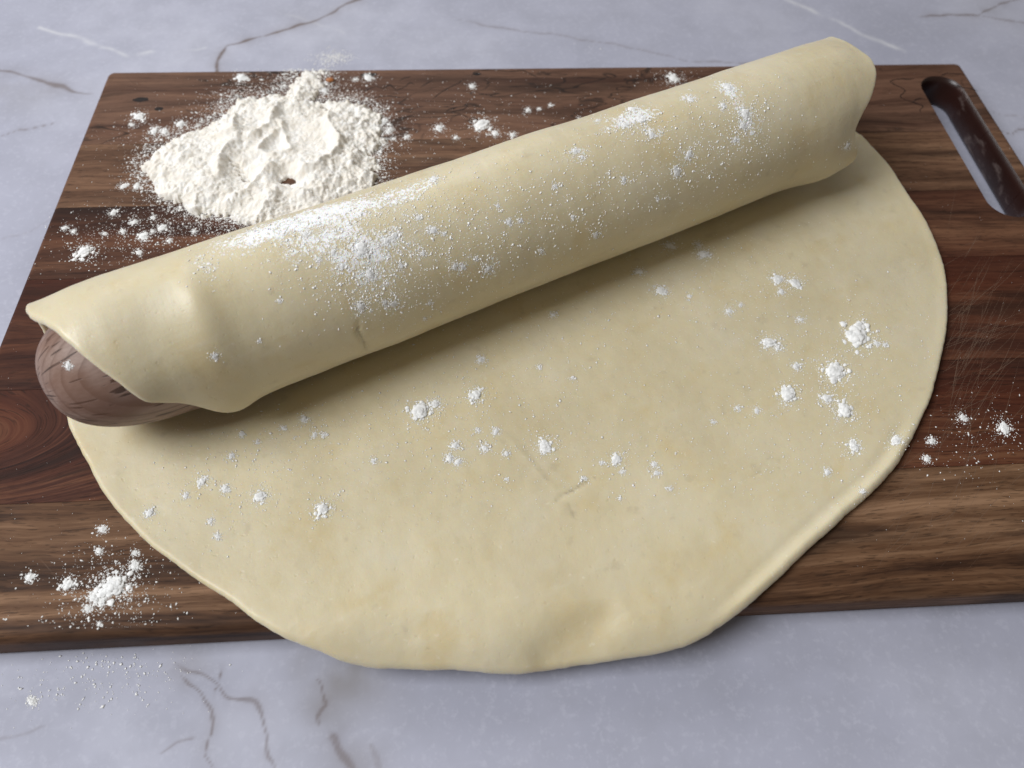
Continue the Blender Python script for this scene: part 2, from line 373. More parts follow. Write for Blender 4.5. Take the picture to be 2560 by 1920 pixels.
dens = np.array(dens); ph = np.arctan2(dens[:, 1] - V0, dens[:, 0] - S0); rr = np.hypot(dens[:, 0] - S0, dens[:, 1] - V0)
od = np.argsort(ph); ph, rr = ph[od], rr[od]
NP = 1000
phi = np.linspace(-math.pi, math.pi, NP, endpoint=False)
RB = np.interp(phi, ph, rr, period=2 * math.pi)
cp, sp = np.cos(phi), np.sin(phi)
RB = RB + .0004 * fbm(cp * 14, sp * 14, .2, 3, 40) + .00028 * fbm(cp * 60, sp * 60, .2, 3, 44)
# radial rows: dense at the rim
edge = np.array([0, .00006, .0002, .0004, .0007, .001, .0014, .0019, .0025, .0032, .004])
rows = np.concatenate([np.linspace(.012, 1, 235), 1 + np.arange(1, len(edge))])[::1]

ROLLB = [  # (s, theta, sigma_s, sigma_theta, dr) local swellings and dents of the roll
    (-.128, 190, .007, 26, -.0032), (-.111, 205, .008, 22, .0024), (-.160, 75, .012, 40, -.0028), (-.107, 112, .0055, 34, .0014), (-.122, 118, .010, 30, -.0016),
    (-.092, 130, .010, 36, -.0008), (.174, 205, .014, 22, .0022), (.184, 160, .010, 20, -.0022), (.197, 84, .008, 34, -.0016), (.178, 100, .010, 28, .0006), (.150, 190, .012, 30, -.0010),
    (-.03, 70, .02, 25, -.0008), (.035, 66, .016, 22, .0008), (.10, 75, .02, 30, .0005), (-.045, 205, .012, 20, .0006), (.03, 200, .02, 20, -.0005)]
def crease(x, y, pts, wdt, h):
    d, fr = seg_dist(x, y, [at(a, b, T) for a, b in pts]); return h * np.exp(-(d / wdt) ** 2) * np.clip(np.minimum(fr, 1 - fr) * 6, 0, 1)
def wrap(s, v, e, side, fine=True):
    """map sheet coordinates to space. e: distance to rim; side 0 = board face, 1 = upper face"""
    s = np.asarray(s, float); v = np.asarray(v, float)
    Tl = T * (1 + .10 * fbm(s * 30, v * 30, 1.5, 2, 60))
    q = np.clip(e / (.5 * Tl), 0, 1); half = .5 * Tl * np.sqrt(np.clip(1 - (1 - q) ** 2, 0, 1))
    w_ = .5 * Tl + (half if side else -half)
    P0 = A[None] * np.array([1, 1, 0]) + s[:, None] * D + np.minimum(v, 0)[:, None] * N
    x, y = P0[:, 0], P0[:, 1]
    bump = .00045 * fbm(s * 38, v * 38, .7, 3, 70) + .00012 * fbm(s * 150, v * 150, .7, 2, 75)
    near = sstep(.030, .004, np.abs(y - Y0))
    zf = ground(x, y) + w_ + side * (bump + .0005)
    if side:
        lip = sstep(.075, .095, x) * sstep(.185, .165, x) * sstep(.14, .115, y) + .10 * sstep(.17, .2, x)
        zf = zf + lip * (.0011 * np.exp(-((e - .0026) / .0017) ** 2) - .0004 * np.exp(-((e - .0065) / .002) ** 2))
        zf = zf + crease(x, y, [(1085, 930), (1115, 965), (1150, 1005), (1190, 1045), (1205, 1065)], .0015, .00014)
        zf = zf - crease(x, y, [(1120, 950), (1160, 1000), (1200, 1045)], .0018, .00010)
        zf = zf - crease(x, y, [(1198, 1085), (1215, 1072), (1240, 1058), (1262, 1046), (1285, 1034)], .0009, .0004)
        zf = zf + crease(x, y, [(1190, 1100), (1230, 1085), (1280, 1060)], .0034, .0002) - crease(x, y, [(1225, 1100), (1240, 1120)], .003, .00015)
        zf = zf - crease(x, y, [(1600, 1040), (1640, 1020), (1660, 990)], .0009, .00010) - crease(x, y, [(1610, 850), (1640, 880)], .0009, .00012)
    flat = np.stack([x, y, zf], 1)
    vv = np.maximum(v, 0); th = -math.pi / 2 + vv / RM; thd = np.degrees(th)
    ro = RO + (AZ - RO) * (1 - sstep(-90, 55, thd))
    for a, b, sa, sb, h in ROLLB: ro = ro + h * np.exp(-((s - a) / sa) ** 2 - ((thd - b) / sb) ** 2)
    ro = ro + sstep(-40, 40, thd) * (.0004 * fbm(s * 32, th * 1.0, 3.3, 3, 80) + .00012 * fbm(s * 190, th * 1.3, 1.3, 2, 85))
    d, fr = seg_dist(s, th * .03, [(c[0], math.radians(c[1]) * .03) for c in (cyl(773, 690), cyl(772, 715), cyl(786, 740), cyl(788, 757))])
    ro = ro - .0012 * np.exp(-(d / .0006) ** 2) * np.clip(fr * 4, 0, 1)
    rad = ro - w_
    rp = A[None] + s[:, None] * D + (rad * np.cos(th))[:, None] * N + np.stack([0 * s, 0 * s, rad * np.sin(th)], 1)
    # blend the tangent line so that no kink shows
    b = sstep(0, .004, v)[:, None]
    rp2 = rp.copy()
    return np.where(v[:, None] <= 0, flat, rp2)
def sheet(side):
    Ss, Vs, Es = [], [], []
    for r in rows:
        if r <= 1: e_off = .0045; rad = r * (RB - e_off)
        else: rad = RB - np.interp(r - 1, np.arange(0, len(edge)), np.concatenate([[.0045], edge[::-1][1:]]))
        Ss.append(S0 + rad * cp); Vs.append(V0 + rad * sp); Es.append(RB - rad)
    return np.concatenate(Ss), np.concatenate(Vs), np.concatenate(Es)
ss, vv, ee = sheet(1)
nr = len(rows)
topv = wrap(ss, vv, ee, 1); botv = wrap(ss, vv, ee, 0)
ctop = wrap(np.array([S0]), np.array([V0]), np.array([.1]), 1); cbot = wrap(np.array([S0]), np.array([V0]), np.array([.1]), 0)
nt = nr * NP
botv[-NP:] = topv[-NP:]
verts = np.concatenate([topv, botv, ctop, cbot])
g = np.arange(nt).reshape(nr, NP); gn = np.roll(g, -1, 1)
fq_top = np.stack([g[:-1], g[1:], gn[1:], gn[:-1]], -1).reshape(-1, 4)
gb = g + nt; gb[-1] = g[-1]; gbn = np.roll(gb, -1, 1)
fq_bot = np.stack([gb[:-1], gbn[:-1], gbn[1:], gb[1:]], -1).reshape(-1, 4)
ci, cbi = 2 * nt, 2 * nt + 1
# centre fans as degenerate-free quads (pairs of triangles merged)
ev = np.arange(0, NP, 2)
fan_t = np.stack([np.full(len(ev), ci), g[0, ev], g[0, (ev + 1) % NP], g[0, (ev + 2) % NP]], -1)
fan_b = np.stack([np.full(len(ev), cbi), gb[0, (ev + 2) % NP], gb[0, (ev + 1) % NP], gb[0, ev]], -1)
faces = np.concatenate([fq_top, fq_bot, fan_t, fan_b])
me = mesh_np('dough_sheet', verts, faces)
# flour film: soft patches in sheet coordinates (roll face), shader breaks them up
FILM = [((600, 492), .026, .0085, 1.0), ((560, 505), .018, .006, .9), ((690, 465), .026, .009, 1.05), ((770, 447), .022, .008, .85), ((860, 418), .018, .0075, .75), ((925, 392), .007, .005, .75), ((680, 520), .018, .009, .72), ((730, 500), .016, .010, .8),
        ((780, 545), .016, .010, .80), ((800, 590), .013, .011, .66), ((860, 530), .012, .009, .55), ((845, 655), .007, .006, .5), ((780, 660), .006, .007, .5), ((1000, 578), .008, .005, .5), ((1055, 583), .006, .006, .55),
        ((1365, 252), .013, .0055, .95), ((1330, 270), .009, .004, .6), ((1408, 285), .005, .006, .65), ((1572, 192), .005, .008, .85), ((1490, 212), .006, .004, .6), ((1610, 250), .005, .010, .8), ((1640, 270), .004, .009, .45), ((440, 568), .006, .008, .5), ((1245, 332), .008, .005, .45), ((1480, 345), .005, .006, .4), ((330, 590), .03, .006, .2)]
film = np.zeros(len(ss)); thv = np.degrees(-math.pi / 2 + np.maximum(vv, 0) / RM)
for px, a, b, h in FILM:
    s_, th_ = cyl(*px); v_ = th2v(th_)
    film = np.maximum(film, h * np.exp(-(np.abs((ss - s_) / a) ** 2.4) - np.abs((vv - v_) / b) ** 2.4))
film = film * (vv > .03)
fl = np.zeros(len(verts)); fl[nt:2 * nt] = film; fl[:nt] = 0
attr(me, 'film', fl)
tear = np.zeros(len(verts))
tx_, ty_ = topv[:, 0], topv[:, 1]
for pts, wd, st in (([(1198, 1085), (1215, 1072), (1240, 1058), (1262, 1046), (1285, 1034)], .0006, 1.0), ([(1228, 1095), (1242, 1118)], .0012, .5), ([(1610, 845), (1625, 862), (1645, 885)], .0005, .35), ([(1660, 985), (1650, 1015), (1620, 1032)], .0004, .35), ([(1150, 1005), (1190, 1045)], .0006, .35), ([(905, 1110), (912, 1125)], .0005, .5), ([(1380, 1180), (1400, 1165)], .0005, .4), ([(985, 1160), (990, 1172)], .0005, .5), ([(1590, 1350), (1610, 1340)], .0005, .3)):
    d, fr = seg_dist(tx_, ty_, [at(a, b, T) for a, b in pts])
    tear[:nt] = np.maximum(tear[:nt], st * np.exp(-(d / wd) ** 2) * np.clip(.35 + 2.2 * perlin(tx_ * 800, ty_ * 800, .5, 90), 0, 1) * (vv <= 0))
attr(me, 'tear', tear)
sc = np.concatenate([ss, ss, [S0, S0]]); vc = np.concatenate([vv, vv, [V0, V0]])
attr(me, 'sheet_s', sc); attr(me, 'sheet_v', vc)
t = NT('dough'); sv = t.vec(t.attr('sheet_s'), t.attr('sheet_v'), 0.0)
m1 = t.noise(sv, 16, 4, .55); m2 = t.noise(t.mapv(sv, loc=(3, 5, 1)), 42, 4, .6); m3 = t.noise(sv, 300, 3, .6); m4 = t.noise(t.mapv(sv, loc=(9, 2, 4)), 110, 3, .6)
base = t.ramp(m1, [(.30, (.60, .52, .345)), (.5, (.655, .575, .385)), (.72, (.70, .625, .45))])
base = t.mix(t.rng(m2, .50, .72, 0, .32), base, (.64, .59, .46))
base = t.mix(t.rng(m2, .48, .28, 0, .55), base, (.62, .50, .27))
base = t.mix(t.rng(m4, .60, .74, 0, .35), base, (.47, .40, .27))
base = t.mix(t.rng(m3, .64, .74, 0, .34), base, (.80, .76, .66))
pt = t.noise(t.mapv(sv, loc=(6, 1, 3)), 480, 2, .5)
base = t.mix(t.rng(pt, .66, .78, 0, .20), base, (.44, .37, .24))
stk = t.noise(t.mapv(sv, (34, 150, 1), rot=(0, 0, .5)), 1, 3, .6)
base = t.mix(t.rng(stk, .52, .75, 0, .22), base, (.72, .66, .53))
base = t.mix(1.0, base, (1.0, .995, .985), 'MULTIPLY')
base = t.mix(t.math('MULTIPLY', t.attr('tear'), .75), base, (.27, .22, .14))
fz = t.noise(t.mapv(sv, (1, .7, 1)), 900, 3, .75); fz2 = t.noise(t.mapv(sv, loc=(1, 8, 2)), 210, 3, .6)
ff = t.math('ADD', t.attr('film'), t.math('ADD', t.math('MULTIPLY', t.math('SUBTRACT', fz, .5), 2.6), t.math('MULTIPLY', t.math('SUBTRACT', fz2, .5), 1.3)))
ff = t.rng(t.math('MULTIPLY', ff, t.rng(t.attr('film'), .04, .25)), .46, .86)
base = t.mix(ff, base, (.94, .93, .91))
wr = t.noise(t.vec(t.math('MULTIPLY', t.attr('sheet_s'), 420), t.math('MULTIPLY', t.attr('sheet_v'), 60), 0.0), 1, 3, .6)
wmask = t.math('MULTIPLY', t.rng(t.attr('sheet_v'), .05, .075), t.rng(t.attr('sheet_v'), .125, .10))
hb = t.math('ADD', t.math('ADD', t.math('MULTIPLY', m4, .6), t.math('MULTIPLY', m3, .22)), t.math('MULTIPLY', t.math('MULTIPLY', wr, wmask), .30))
hb = t.math('ADD', hb, t.math('MULTIPLY', ff, .6))
hb = t.math('SUBTRACT', t.math('ADD', hb, t.math('MULTIPLY', stk, .35)), t.math('MULTIPLY', t.rng(pt, .62, .78), .22))
glo = t.math('MULTIPLY', t.math('MULTIPLY', t.rng(t.attr('sheet_s'), -.085, -.12), t.rng(t.attr('sheet_v'), .07, .085)), t.rng(t.attr('sheet_v'), .125, .10))
dough_mat = t.set(Base_Color=base, Roughness=t.math('SUBTRACT', t.math('ADD', t.rng(m2, .3, .7, .38, .54), t.math('MULTIPLY', ff, .4)), t.math('MULTIPLY', glo, .08)), Specular_IOR_Level=.45, Normal=t.bump(hb, .45, .0007),
      Sheen_Weight=.22, Sheen_Roughness=.45, Subsurface_Weight=.35, Subsurface_Radius=(1.0, .62, .28), Subsurface_Scale=.004)
dough = link('dough_sheet', me, dough_mat, label='large round sheet of pale yellow dough draped over the rolling pin', category='dough')
bvh = BVHTree.FromPolygons([tuple(map(float, v)) for v in verts], [tuple(map(int, f)) for f in faces])

# ------------------------------------------------------------------ rolling pin
def pin_profile():
    pts = []
    sl, sr, rb = -.1665, .1700, .0258
    L = .040
    for i in range(25):
        u = i / 24; a = u * math.pi / 2
        pts.append((sl + L * (1 - math.cos(a)), rb * math.sin(a) ** .72))
    pts += [(s, rb + .0004 * math.sin(s * 40)) for s in np.linspace(sl + L + .004, sr - L - .004, 30)]
    for i in range(25):
        a = (1 - i / 24) * math.pi / 2; pts.append((sr - L * (1 - math.cos(a)), rb * math.sin(a) ** .72))
    return pts
prof = pin_profile(); ns = 72; vs_, fs_ = [], []
for s, r in prof[1:-1]:
    for k in range(ns):
        a = 2 * math.pi * k / ns; vs_.append((s, r * math.cos(a), r * math.sin(a)))
npf = len(prof) - 2
for i in range(npf - 1):
    for k in range(ns): fs_.append((i * ns + k, i * ns + (k + 1) % ns, (i + 1) * ns + (k + 1) % ns, (i + 1) * ns + k))
bm = bmesh.new(); bvs = [bm.verts.new(v) for v in vs_]
for f in fs_: bm.faces.new([bvs[i] for i in f])
a = bm.verts.new((prof[0][0], 0, 0)); b = bm.verts.new((prof[-1][0], 0, 0))
for k in range(ns):
    bm.faces.new((a, bvs[(k + 1) % ns], bvs[k])); o_ = (npf - 1) * ns; bm.faces.new((b, bvs[o_ + k], bvs[o_ + (k + 1) % ns]))
bmesh.ops.recalc_face_normals(bm, faces=bm.faces)
me = bpy.data.meshes.new('rolling_pin'); bm.to_mesh(me); bm.free()
t = NT('beech'); co = t.co(); x, y, z = t.xyz(co)
wn = t.math('MULTIPLY', t.math('SUBTRACT', t.noise(t.mapv(co, (14, 30, 30)), 1, 3, .5), .5), .006)
ringv = t.math('ADD', t.math('ADD', t.math('MULTIPLY', y, .80), t.math('MULTIPLY', z, -.60)), wn)
rg = t.math('FRACT', t.math('MULTIPLY', ringv, 330))
rgd = t.rng(rg, .55, 1.0)
fine = t.noise(t.mapv(co, (60, 900, 900)), 1, 3, .6)
base = t.ramp(t.noise(t.mapv(co, (20, 70, 70)), 1, 4, .6), [(.3, (.22, .140, .110)), (.55, (.31, .215, .175)), (.75, (.39, .29, .245))])
base = t.mix(t.math('MULTIPLY', rgd, .62), base, (.14, .080, .056))
base = t.mix(t.rng(fine, .35, .7, 0, .35), base, (.17, .10, .07))
th_ = t.math('MULTIPLY', t.math('ARCTAN2', z, y), .0258 * 620)
fl_ = t.noise(t.vec(t.math('MULTIPLY', x, 125), th_, t.math('MULTIPLY', wn, 300)), 1, 0.5, .3)
dash = t.rng(fl_, .645, .69)
base = t.mix(t.math('MULTIPLY', dash, .85), base, (.035, .016, .010))
rd = t.rng(t.noise(t.mapv(co, (30, 60, 60), (2, 1, 0)), 1, 2, .5), .5, .65, 0, .5)
base = t.mix(rd, base, (.16, .070, .038))
h = t.math('SUBTRACT', t.math('MULTIPLY', fine, .2), t.math('ADD', dash, t.math('MULTIPLY', rgd, .35)))
beech = t.set(Base_Color=base, Roughness=.55, Normal=t.bump(h, .5, .0005), Specular_IOR_Level=.4)
pin = link('rolling_pin', me, beech, label='brown wooden rolling pin with rounded end poking out of the dough', category='rolling pin')
pin.location = A; pin.rotation_euler = (0, 0, ANG)
pin_bvh = BVHTree.FromPolygons([tuple(A + v.co.x * D + v.co.y * N + np.array([0, 0, v.co.z])) for v in me.vertices], [tuple(p.vertices) for p in me.polygons])

# ------------------------------------------------------------------ flour
t = NT('flour'); co = t.co()
fn = t.noise(co, 1500, 3, .7); fn2 = t.noise(co, 180, 3, .6)
base = t.mix(t.rng(fn2, .35, .7), (.84, .79, .71), (.90, .875, .83))
flour_mat = t.set(Base_Color=base, Roughness=.95, Specular_IOR_Level=.15, Normal=t.bump(fn, .5, .0006), Subsurface_Weight=.25, Subsurface_Radius=(1, .9, .75), Subsurface_Scale=.001)
t = NT('flour_clumps'); clump_mat = t.set(Base_Color=(.95, .94, .915), Roughness=.95, Specular_IOR_Level=.1, Subsurface_Weight=.3, Subsurface_Radius=(1, .95, .9), Subsurface_Scale=.0008)
t = NT('flour_specks'); speck_mat = t.set(Base_Color=(.95, .94, .92), Roughness=.95, Specular_IOR_Level=.1)

def crop(x, y): return ((300 + x / 3.16) / K, (130 + y / 3.16) / K)     # second zoom view -> 2212 px view
pile_px = [(632, 148), (668, 138), (704, 143), (706, 165), (700, 188), (690, 212), (735, 214), (770, 212), (808, 232), (832, 262), (834, 300), (806, 330), (822, 362), (812, 400), (760, 440), (690, 470), (600, 500), (545, 490), (500, 470), (440, 466), (395, 450),
           (345, 425), (303, 385), (298, 350), (330, 318), (370, 292), (430, 272), (468, 250), (482, 226), (510, 206), (560, 200), (606, 198), (622, 172)]
poly = np.array([at(a, b, .002)[:2] for a, b in pile_px])
sp_ = .00042
ax = np.arange(-.180, -.030, sp_); ayv = np.arange(.240, .3725, sp_)
X, Y = np.meshgrid(ax, ayv); xf, yf = X.ravel(), Y.ravel()
inside = np.zeros(xf.shape, bool); j = len(poly) - 1
for i in range(len(poly)):
    xi, yi = poly[i]; xj, yj = poly[j]
    c = ((yi > yf) != (yj > yf)) & (xf < (xj - xi) * (yf - yi) / (yj - yi + 1e-12) + xi); inside ^= c; j = i
dist, _ = seg_dist(xf, yf, list(poly) + [poly[0]])
sd = np.where(inside, dist, -dist)
sd = sd + .0045 * fbm(xf * 70, yf * 70, .4, 3, 100) + .0036 * fbm(xf * 300, yf * 300, .4, 3, 105) + .0016 * perlin(xf * 1100, yf * 1100, .4, 108)
hmain = .0052 * sstep(-.001, .024, sd) + .0009 * sstep(-.0002, .004, sd)
lump = np.abs(fbm(xf * 95, yf * 95, 1.2, 3, 110)); bil = np.abs(fbm(xf * 230, yf * 230, 1.2, 2, 115))
h = hmain * (1 + .55 * fbm(xf * 38, yf * 38, 5.1, 2, 120))
def wp(x, y): return at(*crop(x, y), .006)[:2]
HOLL = [((950, 930), .014, .0038), ((1210, 700), .009, .0030), ((1500, 640), .016, .0030), ((1320, 950), .007, .0048), ((720, 700), .010, .002), ((1580, 440), .008, .0010), ((1040, 480), .010, .0018), ((1300, 450), .006, .0025), ((1350, 1080), .008, .002)]
smooth = np.zeros(xf.shape)
for c_, r_, dpt in HOLL:
    p = wp(*c_); dd = np.hypot((xf - p[0]), (yf - p[1]) * .8); gsn = np.exp(-(dd / r_) ** 2); h = h - dpt * gsn * sstep(0, .006, sd); smooth = np.maximum(smooth, gsn)
RID = [([(1190, 890), (1080, 980), (1000, 1080), (850, 1150)], .0030, .0032), ([(1270, 560), (1340, 760), (1200, 800), (1090, 760), (1150, 660), (1270, 580)], .0022, .0024), ([(1740, 690), (1700, 800), (1560, 920), (1400, 960)], .003, .003),
       ([(860, 740), (800, 830), (780, 960)], .003, .003), ([(900, 500), (910, 620)], .002, .0022), ([(1240, 400), (1180, 560), (1050, 640)], .0024, .0024), ([(1650, 470), (1650, 560), (1740, 690)], .0026, .003), ([(1500, 1120), (1250, 1060), (1180, 1180), (1050, 1320)], .003, .003), ([(700, 640), (900, 640)], .003, .002)]
for pts, wd, hh in RID:
    dd, fr = seg_dist(xf + .0012 * perlin(xf * 160, yf * 160, .9, 130), yf + .0012 * perlin(xf * 160, yf * 160, 3.9, 131), [wp(*q) for q in pts])
    h = h + hh * np.exp(-np.abs(dd / wd) ** 1.3) * sstep(0, .006, sd)
h = h + (.0034 * lump * (1 - .75 * smooth) + .0017 * bil * (1 - .5 * smooth) + .0005 * perlin(xf * 900, yf * 900, 2.2, 140)) * sstep(-.0005, .004, sd)
for k in range(5):                                     # little cracks in the scooped wall
    q0 = (840 + 25 * k, 830 + 30 * k); dd, fr = seg_dist(xf, yf + .0008 * perlin(xf * 300, yf * 300, k + .5, 150), [wp(*q0), wp(q0[0] + 110 - 8 * k, q0[1] + 22)])
    h = h - .0022 * np.exp(-(dd / .0005) ** 2) * np.clip(np.minimum(fr, 1 - fr) * 5, 0, 1)
p = wp(1335, 965); h = h - .0046 * np.exp(-(np.hypot((xf - p[0]) / 2.0, yf - p[1] + .3 * (xf - p[0])) / (.0022 + .0022 * fbm(xf * 400, yf * 400, 6.6, 2, 170))) ** 2)
h = h * (1 - .55 * sstep(.350, .362, yf))
vpos = (xf - A[0]) * N[0] + (yf - A[1]) * N[1]
h = np.minimum(h, (vpos - .0335) * 1.2)
thin = .0009 * (perlin(xf * 700, yf * 700, 8.8, 160) + .7 * perlin(xf * 1500, yf * 1500, 8.8, 161))
keep = (sd > -.0006) & (h + thin * 1.6 > .0004)
h = np.maximum(h, .00015)
nx, ny = len(ax), len(ayv); idx = np.arange(nx * ny).reshape(ny, nx)
qf = np.stack([idx[:-1, :-1], idx[:-1, 1:], idx[1:, 1:], idx[1:, :-1]], -1).reshape(-1, 4)
qf = qf[keep[qf].all(1)]
# skirt: boundary vertices sink to the board
cnt = np.bincount(qf.ravel(), minlength=nx * ny); hz = np.where(cnt < 4, -.0002, h)
used, inv = np.unique(qf.ravel(), return_inverse=True)
pv = np.stack([xf, yf, hz], 1)[used]
org = np.array([-.108, .310, 0])
me = mesh_np('flour_heap', pv - org, inv.reshape(-1, 4))
link('flour_heap', me, flour_mat, loc=org, label='heap of white flour on the dark board behind the rolled dough', category='flour')

# ---- surfaces under a pixel
def hit(px, py):
    r = ray(px, py)
    loc, nrm, i, d = bvh.ray_cast(Vector(CAM), Vector(r), 2.0)
    pl, pn, pi, pd = pin_bvh.ray_cast(Vector(CAM), Vector(r), 2.0)
    if pl is not None and (loc is None or pd < d): return np.array(pl), np.array(pn), 'pin'
    tb = -CAMH / r[2]; pb = CAM + tb * r
    onb = X0 + .001 < pb[0] < X1 - .001 and Y0 + .003 < pb[1] < Y1 - .001 and not (.262 < pb[0] < .289 and .243 < pb[1] < .359)
    if loc is not None and (not onb or d < tb):
        if nrm.dot(Vector(r)) > 0: nrm = -nrm
        q = np.array(loc) - A
        return np.array(loc), np.array(nrm), ('roll' if (q @ N > -.0335 and loc.z > .0075) else 'flat')
    if onb: return pb, np.array([0, 0, 1.]), 'board'
    tc = (ZC - CAMH) / r[2]; pc = CAM + tc * r
    if X0 < pc[0] < X1 and Y0 < pc[1] < Y1: return None
    return pc, np.array([0, 0, 1.]), 'counter'

specks = {'dough': [], 'board': [], 'counter': [], 'pin': []}      # (pos, normal, size)
KIND = {'pin': 'pin', 'roll': 'dough', 'flat': 'dough', 'board': 'board', 'counter': 'counter'}
def speck(px, py, size, only=None):
    hh = hit(px, py)
    if hh is None or (only and hh[2] not in only): return
    specks[KIND[hh[2]]].append((hh[0], hh[1], size))
def lsize(med=.00018, sg=.45, mx=.0007): return float(min(med * math.exp(random.gauss(0, sg)), mx))

# ---- clumps
def clump_mesh(seed, grains=80):
    """unit-radius low powdery mound with crumbs and a halo of grains"""
    g = np.random.default_rng(seed); bm = bmesh.new()
    def blob(c, r, fl, sub, amp):
        m = bmesh.ops.create_icosphere(bm, subdivisions=sub, radius=1.0)['verts']
        co = np.array([v.co for v in m]); nn = 1 + amp * fbm(co[:, 0] * 1.6 + seed * 3.1 + c[0] * 5, co[:, 1] * 1.6 + c[1] * 7, co[:, 2] * 1.6, 4, 200 + seed % 7, .62)
        co = co * nn[:, None] * np.array([r, r * (0.75 + .4 * g.random()), r * fl]); a = g.random() * 6.28
        ca, sa = math.cos(a), math.sin(a)
        for v, q in zip(m, co): v.co = (c[0] + q[0] * ca - q[1] * sa, c[1] + q[0] * sa + q[1] * ca, c[2] + q[2])
    blob((0, 0, 0), .46, .55, 4, .45)
    for k in range(26):                                # piled crumbs make the mound
        a = g.random() * 6.28; d = abs(g.normal()) * .30; r = .10 + .15 * g.random() * max(0, 1 - d)
        blob((d * math.cos(a) * 1.15, d * math.sin(a) * .85, max(0, .17 - d * d * .5) * g.random()), r, .8, 2, .55)
    for k in range(6):
        a = g.random() * 6.28; d = .4 + .4 * g.random(); blob((d * math.cos(a), d * math.sin(a), .02), .07 + .09 * g.random(), .75, 2, .6)
    for k in range(grains):
        a = g.random() * 6.28; d = .35 + abs(g.normal()) * .45; r = .025 + .045 * g.random() ** 2
        blob((d * math.cos(a), d * math.sin(a), r * .3), r, .8, 1, .5)
    me = bpy.data.meshes.new('flour_clump'); bm.to_mesh(me); bm.free(); me.materials.append(clump_mat)
    me.polygons.foreach_set('use_smooth', [True] * len(me.polygons)); return me
PROTO = [clump_mesh(s) for s in range(12)]
TXT = {'flat': ('small clump of white flour lying on the flat part of the dough', 'flour clumps on the flat dough'),
       'roll': ('small clump of white flour stuck to the rolled-up dough on the pin', 'flour clumps on the rolled dough'),
       'board': ('small clump of white flour scattered on the bare wood', 'flour clumps on the bare wood'),
       'pin': ('small smear of white flour on the bare rolling pin end', 'flour on the pin'),
       'counter': ('small clump of white flour on the pale countertop', 'flour clumps on the countertop')}
nclump = 0
def clump(px, py, r_px, label=None, halo=1.0, on=None):
    """r_px: radius in the 2212 px view"""
    global nclump
    hh = hit(px, py)
    if hh is None: return
    p, n_, k = hh
    rad = r_px * K / F_PX * np.linalg.norm(p - CAM) * .95
    o = bpy.data.objects.new('flour_clump', PROTO[nclump % len(PROTO)]); C.objects.link(o); nclump += 1
    q = Vector(n_).to_track_quat('Z', 'Y').to_matrix() @ Matrix.Rotation(random.random() * 6.28, 3, 'Z')
    zs = .75 if k != 'roll' else .5
    o.matrix_world = Matrix.Translation(Vector(p)) @ q.to_4x4() @ Matrix.Diagonal((rad * 1.5, rad * random.uniform(1.2, 1.4), rad * zs, 1))
    size = 'large' if r_px >= 19 else ('medium' if r_px >= 10 else 'tiny')
    if k == 'flat':
        u_ = (p - A) @ D; v_ = (p - A) @ N
        place = 'beside the shadow of the roll' if v_ > -.062 else ('toward the rim beside the handle slot' if u_ > .095 else ('near the left rim below the pin end' if u_ < -.055 else 'around the crease in the middle'))
        txt = size + ' white flour clump on the flat dough, ' + place
    elif k == 'roll':
        u_ = (p - A) @ D
        txt = size + ' white flour clump on the rolled dough, ' + ('toward its end by the handle slot' if u_ > .055 else ('on its thickly floured stretch by the heap' if u_ > -.085 else 'toward the bare pin end'))
    elif k == 'board':
        place = 'beside the scratched planks near the handle' if p[0] > .12 else ('in front of the pin end' if p[1] < .15 else ('between heap and far edge' if p[1] > .345 else ('left of the heap' if p[0] < -.1 else 'right of the heap behind the roll')))
        txt = size + ' white flour clump on bare wood, ' + place
    else: txt = TXT[k][0]
    o['label'] = label or txt; o['category'] = 'flour'
    if not label: o['group'] = txt.replace('flour clump', 'flour clumps', 1)
    for i in range(int((12 + r_px * 4.0) * halo)):
        a = random.random() * 6.28; d = r_px * (.7 + abs(random.gauss(0, .75)))
        speck(px + d * math.cos(a), py + d * math.sin(a) * .85, lsize(.00021, .4, .0005), (k,))
# flat dough
clump(1850, 725, 36, 'largest flour clump on the flat dough, lying toward the handle slot')
for c_ in [(908, 888, 29), (940, 873, 15), (1028, 853, 21), (1178, 965, 20), (1332, 992, 15), (1803, 803, 30), (1703, 853, 23), (1786, 860, 14), (1825, 887, 23), (1662, 740, 19), (1680, 752, 9), (1845, 965, 15), (1935, 952, 16), (1720, 792, 11), (1893, 742, 8),
           (1680, 603, 14), (1718, 612, 16), (1688, 630, 8), (1428, 628, 15), (1575, 672, 9), (1380, 586, 11), (1521, 549, 14), (1508, 528, 9), (1447, 530, 12), (562, 1072, 17), (697, 1100, 19), (437, 1040, 13), (487, 1055, 10), (402, 1070, 7), (324, 1108, 11), (500, 985, 7), (983, 962, 12), (971, 990, 11), (990, 997, 10), (1048, 968, 12), (1072, 932, 9),
           (1095, 980, 8), (807, 997, 6), (657, 905, 9), (1413, 1003, 7), (1418, 1022, 8), (1447, 1055, 5), (1635, 887, 8), (1594, 882, 7), (1788, 1020, 8), (1863, 1062, 6), (1730, 690, 8), (1038, 777, 9), (1195, 680, 7), (1263, 1034, 5), (1541, 912, 5), (1165, 793, 5), (1340, 1077, 4), (470, 1158, 7), (455, 1125, 6), (556, 955, 5), (613, 925, 6), (680, 940, 7), (1033, 930, 6), (700, 940, 6), (1237, 817, 4), (1345, 1020, 5), (1300, 1000, 5), (523, 938, 6), (1095, 1035, 4), (1490, 640, 5), (1600, 658, 5), (1912, 745, 6)]: clump(*c_)
